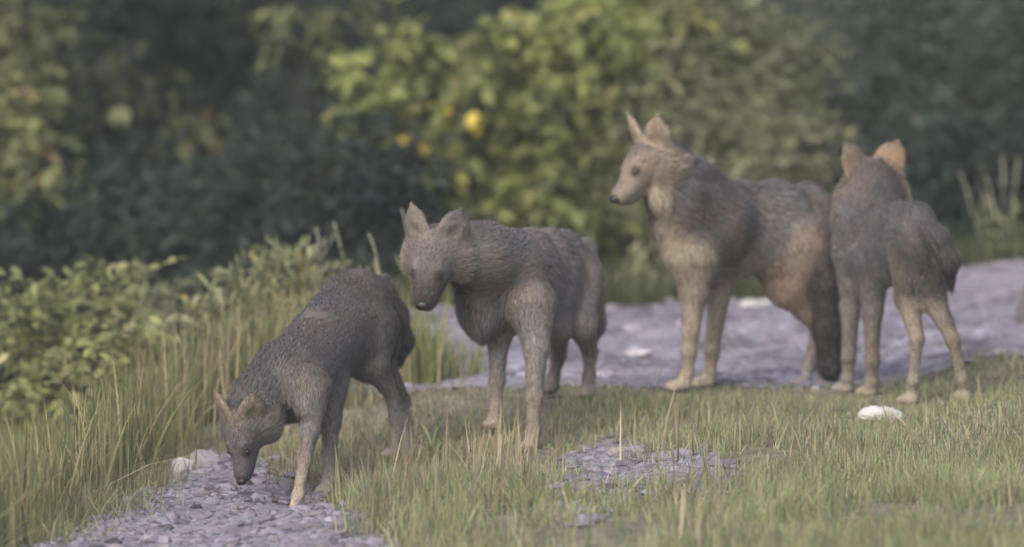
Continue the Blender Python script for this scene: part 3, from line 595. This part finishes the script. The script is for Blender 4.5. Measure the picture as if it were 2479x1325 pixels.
def leg(w, pts, rad, col_top, col_low, pawdir, y0, pawlen=.05, fur=(.02, .008), k=.02):
    """pts (u, v, y) from shoulder or hip down to just above the paw, radii in photo px; the last point is the paw centre"""
    Q = [P(*p) for p in pts]; m = len(Q); rad = [r * (.94 if i == 0 else .76) for i, r in enumerate(rad)]
    for i in range(m - 1):
        t = i / max(1, m - 2); col = np.array(col_top) * (1 - t) + np.array(col_low) * t
        w.cone(Q[i], Q[i + 1], rad[i] * PX(y0), rad[i + 1] * PX(y0), col, fur[0] * (1 - t) + fur[1] * t, None, .035 if i == 0 else k)
    R = frame(list(pawdir) + [0]); c = Q[-1]
    w.ell(c + R[0] * .012, R, np.array([pawlen * .75, .026, .02]), col_low, .007, R[0], .015)
    for sg in (-1.5, -.5, .5, 1.5): w.ell(c + R[0] * (.042 - abs(sg) * .005) + R[1] * sg * .0125 - [0, 0, .005], R, np.array([.017, .0085, .012]), col_low, .004, R[0], .004)
def torso(w, L, fwd, col, fur=.03, flow=None):
    R = frame(fwd)
    for u, v, y, rf, rl, ru in L: w.ell(P(u, v, y), R, np.array([rf, rl * .9, ru]) * .915 * PX(y), col, fur, -R[0] * .9 - R[2] * .55 if flow is None else flow, .05)
def chain(w, pts, rad, y0, col, fur, k=.03, col2=None):
    Q = [P(*p) for p in pts]
    for i in range(len(Q) - 1):
        t = i / max(1, len(Q) - 2); c = np.array(col) * (1 - t) + np.array(col if col2 is None else col2) * t
        w.cone(Q[i], Q[i + 1], rad[i] * PX(y0), rad[i + 1] * PX(y0), c, fur, None, k)
def spot(c, r, colr, amt=1.0):
    c = np.asarray(c); 
    def f(v, N, col): k = (ss(1.2 - np.linalg.norm((v - c) / r, axis=1)) * amt)[:, None]; return col * (1 - k) + np.array(colr) * k
    return f
def multi(*fs):
    def f(v, N, col):
        for g in fs: col = g(v, N, col)
        return col
    return f
# 1: the sniffing wolf, nose to the gravel
w = Wolf(); yh, yf = -.95, -1.45
torso(w, [(868, 738, yh, 82, 72, 86), (824, 790, yh + -.12, 95, 76, 90), (780, 840, -1.25, 100, 78, 98), (722, 905, yf, 80, 74, 84)], (-.45, -.75, -.42), GREY, .026)
w.cone(P(864, 742, yh), P(722, 902, yf), 84 * PX(-1.2), 80 * PX(-1.2), GREY, .026, (-.45, -.75, -.42), .05)
w.ell(P(706, 925, yf - .06), frame((-.3, -.8, -.5)), np.array([.08, .085, .105]), LG, .032, (-.2, -.2, -1), .04)
w.ell(P(878, 830, -1.05), frame((-.4, -.8, -.4)), np.array([.09, .07, .11]), GREY, .022, (0, 0, -1), .05)
chain(w, [(690, 915, yf), (635, 965, yf - .12), (603, 1015, yf - .2)], [80, 62, 50], yf, GREY, .034, .04)
eyes, nose, H = head(w, P(592, 1036, -1.68), (-.12, -.30, -.95), 1.02, roll=.15, earlen=.085, earback=1.0, earout=(.75, .3), base=MUZ, mz=1.0, cheek=(.34, .31, .25), muz=MUZ, earcol=TAN, inner=PALE)
leg(w, [(748, 935, -1.6), (752, 1040, -1.66), (738, 1115, -1.70), (722, 1200, -1.74), (708, 1246, -1.76)], [56, 25, 18, 16, 14], LG, (.42, .37, .30), (-.5, -.8), yf)
leg(w, [(790, 925, -1.33), (800, 1020, -1.36), (798, 1100, -1.38), (796, 1160, -1.4), (795, 1182, -1.41)], [58, 29, 20, 18, 14], LG, (.42, .37, .30), (-.4, -.9), yf)
leg(w, [(890, 800, -1.03), (902, 880, -1.08), (948, 958, -1.0), (958, 1050, -.98), (956, 1096, -1.0)], [80, 42, 18, 15, 12], GREY, (.42, .37, .30), (-.5, -.8), yh)
leg(w, [(915, 790, -.86), (925, 880, -.92), (975, 965, -.82), (986, 1050, -.82), (985, 1092, -.86)], [66, 38, 18, 15, 12], GREY, (.42, .37, .30), (-.5, -.8), yh)
chain(w, [(922, 690, -.86), (955, 760, -.8), (970, 820, -.8), (968, 865, -.82)], [22, 26, 25, 8], yh, LG, .03, .02, DARK)
make_wolf('wolf', 'grey wolf furthest left with its head down, sniffing the gravel', (P(830, 1100, -1.2)[0], -1.25, gz(-.5, -1.25)), w, eyes, nose, None, 11, None,
          multi(spot(P(722, 1000, -1.62), (.055, .12, .022), (.03, .018, .02), .95)), 190000, (-.1, np.array(DARK) * 1.9))
# 2: the second wolf, facing the camera with its head turned down to the left
w = Wolf(); yh, yf = -.3, -.9
torso(w, [(1222, 695, yf + .08, 85, 84, 122), (1285, 672, yf + .26, 95, 84, 128), (1330, 668, -.42, 92, 76, 124), (1364, 655, yh, 80, 66, 105)], (-.32, -.94, -.02), GREY, .030)
chain(w, [(1225, 655, yf + .05), (1165, 625, yf - .08), (1095, 600, yf - .16)], [96, 74, 52], yf, LG, .038, .045)
w.ell(P(1165, 735, yf - .03), frame((-.3, -.9, -.2)), np.array([.065, .07, .10]), MUZ, .035, (0, -.2, -1), .05)
eyes, nose, H = head(w, P(1054, 614, -1.12), (-.24, -.60, -.76), 1.28, roll=-.12, earlen=.070, earback=.8, earout=.45, base=(.14, .125, .125), cheek=(.30, .26, .235), muz=(.038, .034, .037), face=(.105, .095, .095), earcol=(.17, .16, .15), inner=GREY, mz=1.12, mlen=.85)
leg(w, [(1200, 745, -.84), (1206, 820, -.84), (1204, 920, -.85), (1200, 990, -.86), (1197, 1022, -.87)], [60, 33, 21, 19, 14], LG, (.24, .215, .185), (-.3, -.9), yf)
leg(w, [(1285, 735, -.93), (1298, 840, -.96), (1295, 960, -.98), (1290, 1045, -.99), (1286, 1076, -1.0)], [66, 37, 24, 20, 14], LG, (.24, .215, .185), (-.3, -.9), yf)
leg(w, [(1395, 670, -.3), (1405, 780, -.42), (1428, 850, -.25), (1426, 915, -.25), (1422, 948, -.28)], [70, 45, 21, 18, 13], LG, (.24, .215, .185), (-.3, -.9), yh)
leg(w, [(1345, 680, -.4), (1350, 790, -.5), (1352, 860, -.32), (1340, 915, -.3), (1336, 938, -.32)], [70, 42, 20, 17, 13], GREY, MUZ, (-.3, -.9), yh)
chain(w, [(1412, 600, -.22), (1434, 690, -.16), (1436, 780, -.16), (1428, 840, -.18)], [24, 27, 25, 8], yh, LG, .03, .02, MUZ)
make_wolf('wolf', 'grey wolf second from the left facing the camera with its head turned down', (P(1300, 950, -.6)[0], -.6, gz(.08, -.6)), w, eyes, nose, None, 12, None,
          multi(spot(P(1205, 625, -1.02), (.06, .1, .06), LG, .6), spot(P(1130, 720, -1.0), (.04, .1, .09), DARK, .7)), 190000, (.2, np.array(DARK) * 2.9), 1.3)
# 3: the tall brownish wolf seen from the side, head raised
w = Wolf(); yh, yf = .33, .0
torso(w, [(1700, 575, yf, 82, 68, 122), (1785, 552, .1, 105, 70, 124), (1870, 550, .2, 108, 66, 124), (1945, 543, yh, 84, 62, 106)], (-.8, -.55, .02), LG, .030)
w.ell(P(1915, 635, .24), frame((-.8, -.55, -.2)), np.array([.115, .06, .125]), RUF, .024, (.3, 0, -1), .06)
chain(w, [(1715, 540, yf + .02), (1668, 480, yf - .04), (1615, 415, yf - .1)], [108, 84, 60], yf, GREY, .036, .05)
w.ell(P(1640, 570, yf - .06), frame((-.8, -.55, -.3)), np.array([.045, .07, .12]), TAN, .034, (-.1, 0, -1), .05)
w.ell(P(1598, 470, yf - .14), frame((-.6, -.6, -.5)), np.array([.04, .045, .06]), PALE, .03, (0, 0, -1), .03)
eyes, nose, H = head(w, P(1574, 388, -.13), (-.68, -.50, -.54), 1.16, roll=-.02, earlen=.086, earback=.2, earout=.34, base=(.20, .158, .13), cheek=(.24, .21, .17), muz=(.175, .15, .125), face=(.16, .132, .115), earcol=(.27, .215, .165), inner=PALE, mlen=1.0)
leg(w, [(1680, 625, -.07), (1680, 700, -.07), (1668, 850, -.08), (1663, 905, -.07), (1650, 934, -.08)], [62, 42, 21, 18, 14], (.25, .22, .18), (.34, .30, .245), (-.9, -.4), yf, .062)
leg(w, [(1735, 625, .1), (1740, 705, .1), (1724, 850, .1), (1718, 905, .1), (1710, 926, .09)], [60, 36, 20, 18, 14], (.25, .22, .18), (.34, .30, .245), (-.9, -.4), yf)
leg(w, [(1935, 590, .26), (1905, 690, .22), (1985, 790, .3), (1958, 885, .3), (1948, 922, .28)], [92, 60, 25, 18, 14], RUF, LG, (-.6, -.8), yh)
leg(w, [(1965, 590, .40), (1940, 715, .36), (2028, 795, .44), (2016, 890, .44), (2004, 925, .42)], [72, 46, 24, 18, 14], RUF, LG, (-.85, -.5), yh)
chain(w, [(1992, 500, .30), (2004, 560, .22), (2000, 680, .17), (2001, 790, .16), (2008, 880, .17), (2012, 914, .18)], [30, 33, 32, 30, 24, 8], yh, (.04, .036, .038), .030, .02, (.028, .025, .028))
make_wolf('wolf', 'tallest brownish wolf seen from the side with its head raised', (P(1820, 940, .15)[0], .15, gz(.73, .15)), w, eyes, nose, None, 13, None,
          multi(spot(P(1880, 660, .2), (.11, .2, .09), RUF, .7), spot(P(1795, 610, .0), (.03, .2, .1), PALE, .6), spot(P(1745, 440, -.1), (.09, .2, .03), DARK, .75), spot(P(1715, 490, -.1), (.03, .2, .06), DARK, .6),
                spot(P(1700, 660, -.05), (.1, .2, .06), TAN, .25), spot(P(2005, 560, .3), (.03, .1, .12), DARK, .6)), 190000, (.42, np.array(DARK) * 2.7), 1.45)
# 4: the rightmost wolf, turned away
w = Wolf(); yh, yf = -.5, -.08
torso(w, [(2108, 590, yf, 78, 60, 98), (2150, 590, -.22, 92, 64, 104), (2186, 568, -.35, 88, 60, 86), (2216, 562, yh, 68, 54, 76)], (-.5, .86, .04), GREY, .030)
chain(w, [(2110, 570, yf), (2104, 510, yf + .04), (2106, 462, yf + .06)], [84, 72, 62], yf, GREY, .034, .045)
w.ell(P(2070, 545, yf), frame((-.7, .5, -.2)), np.array([.04, .05, .10]), LG, .035, (-.1, 0, -1), .04)
eyes, nose, H = head(w, P(2104, 452, .02), (-.42, .88, -.22), 1.26, roll=.0, earlen=.074, earback=.12, earout=.52, base=(.25, .20, .165), cheek=(.3, .26, .22), muz=MUZ, earcol=ORG, inner=ORG, mz=1.0)
leg(w, [(2068, 620, -.08), (2060, 740, -.06), (2055, 860, -.06), (2052, 915, -.05), (2048, 940, -.04)], [50, 28, 19, 17, 14], LG, PALE, (-.5, .86), yf)
leg(w, [(2112, 630, -.16), (2112, 750, -.18), (2112, 870, -.18), (2110, 925, -.17), (2106, 948, -.16)], [50, 29, 19, 17, 14], GREY, PALE, (-.5, .86), yf)
leg(w, [(2205, 620, -.44), (2196, 720, -.40), (2220, 820, -.5), (2212, 920, -.5), (2206, 968, -.49)], [54, 36, 19, 15, 13], (.18, .16, .148), PALE, (-.5, .86), yh)
leg(w, [(2248, 610, -.48), (2258, 720, -.42), (2306, 820, -.5), (2328, 915, -.48), (2334, 960, -.46)], [54, 38, 19, 15, 13], (.18, .16, .148), PALE, (-.4, .9), yh)
chain(w, [(2238, 545, -.56), (2268, 580, -.63), (2290, 625, -.66), (2298, 680, -.64)], [18, 24, 23, 8], yh, (.05, .046, .05), .036, .02, DARK)
make_wolf('wolf', 'grey wolf furthest right turned away with pricked orange backed ears', (P(2170, 950, -.25)[0], -.3, gz(1.18, -.3)), w, eyes, nose, None, 14, None,
          multi(spot(P(2225, 615, -.68), (.04, .12, .03), DARK, .8), spot(P(2192, 650, -.58), (.03, .1, .03), PALE, .7)), 190000, (.4, np.array(DARK) * 2.0))
# ------------------------------------------------------------------ haze: the air between the camera and the wood
def haze(density=.0015):
    x, y0, y1, z0, z1 = 175., -175., 175., -4., 9.5
    V = [(sx * x, yy, zz) for zz in (z0, z1) for yy in (y0, y1) for sx in (-1, 1)]
    B = Batch(); m = bpy.data.materials.new('air'); m.use_nodes = True; n = m.node_tree; n.nodes.remove(n.nodes['Principled BSDF'])
    p = n.nodes.new('ShaderNodeVolumePrincipled'); p.inputs['Color'].default_value = (.86, .92, .93, 1); p.inputs['Density'].default_value = density
    n.links.new(p.outputs[0], n.nodes['Material Output'].inputs['Volume'])
    B.add(V, (1, 1, 1), [(0, 2, 3, 1), (4, 5, 7, 6), (0, 1, 5, 4), (2, 6, 7, 3), (0, 4, 6, 2), (1, 3, 7, 5)])
    return tag(B.build('haze', m, smooth=False), kind='stuff')
HZ = haze()
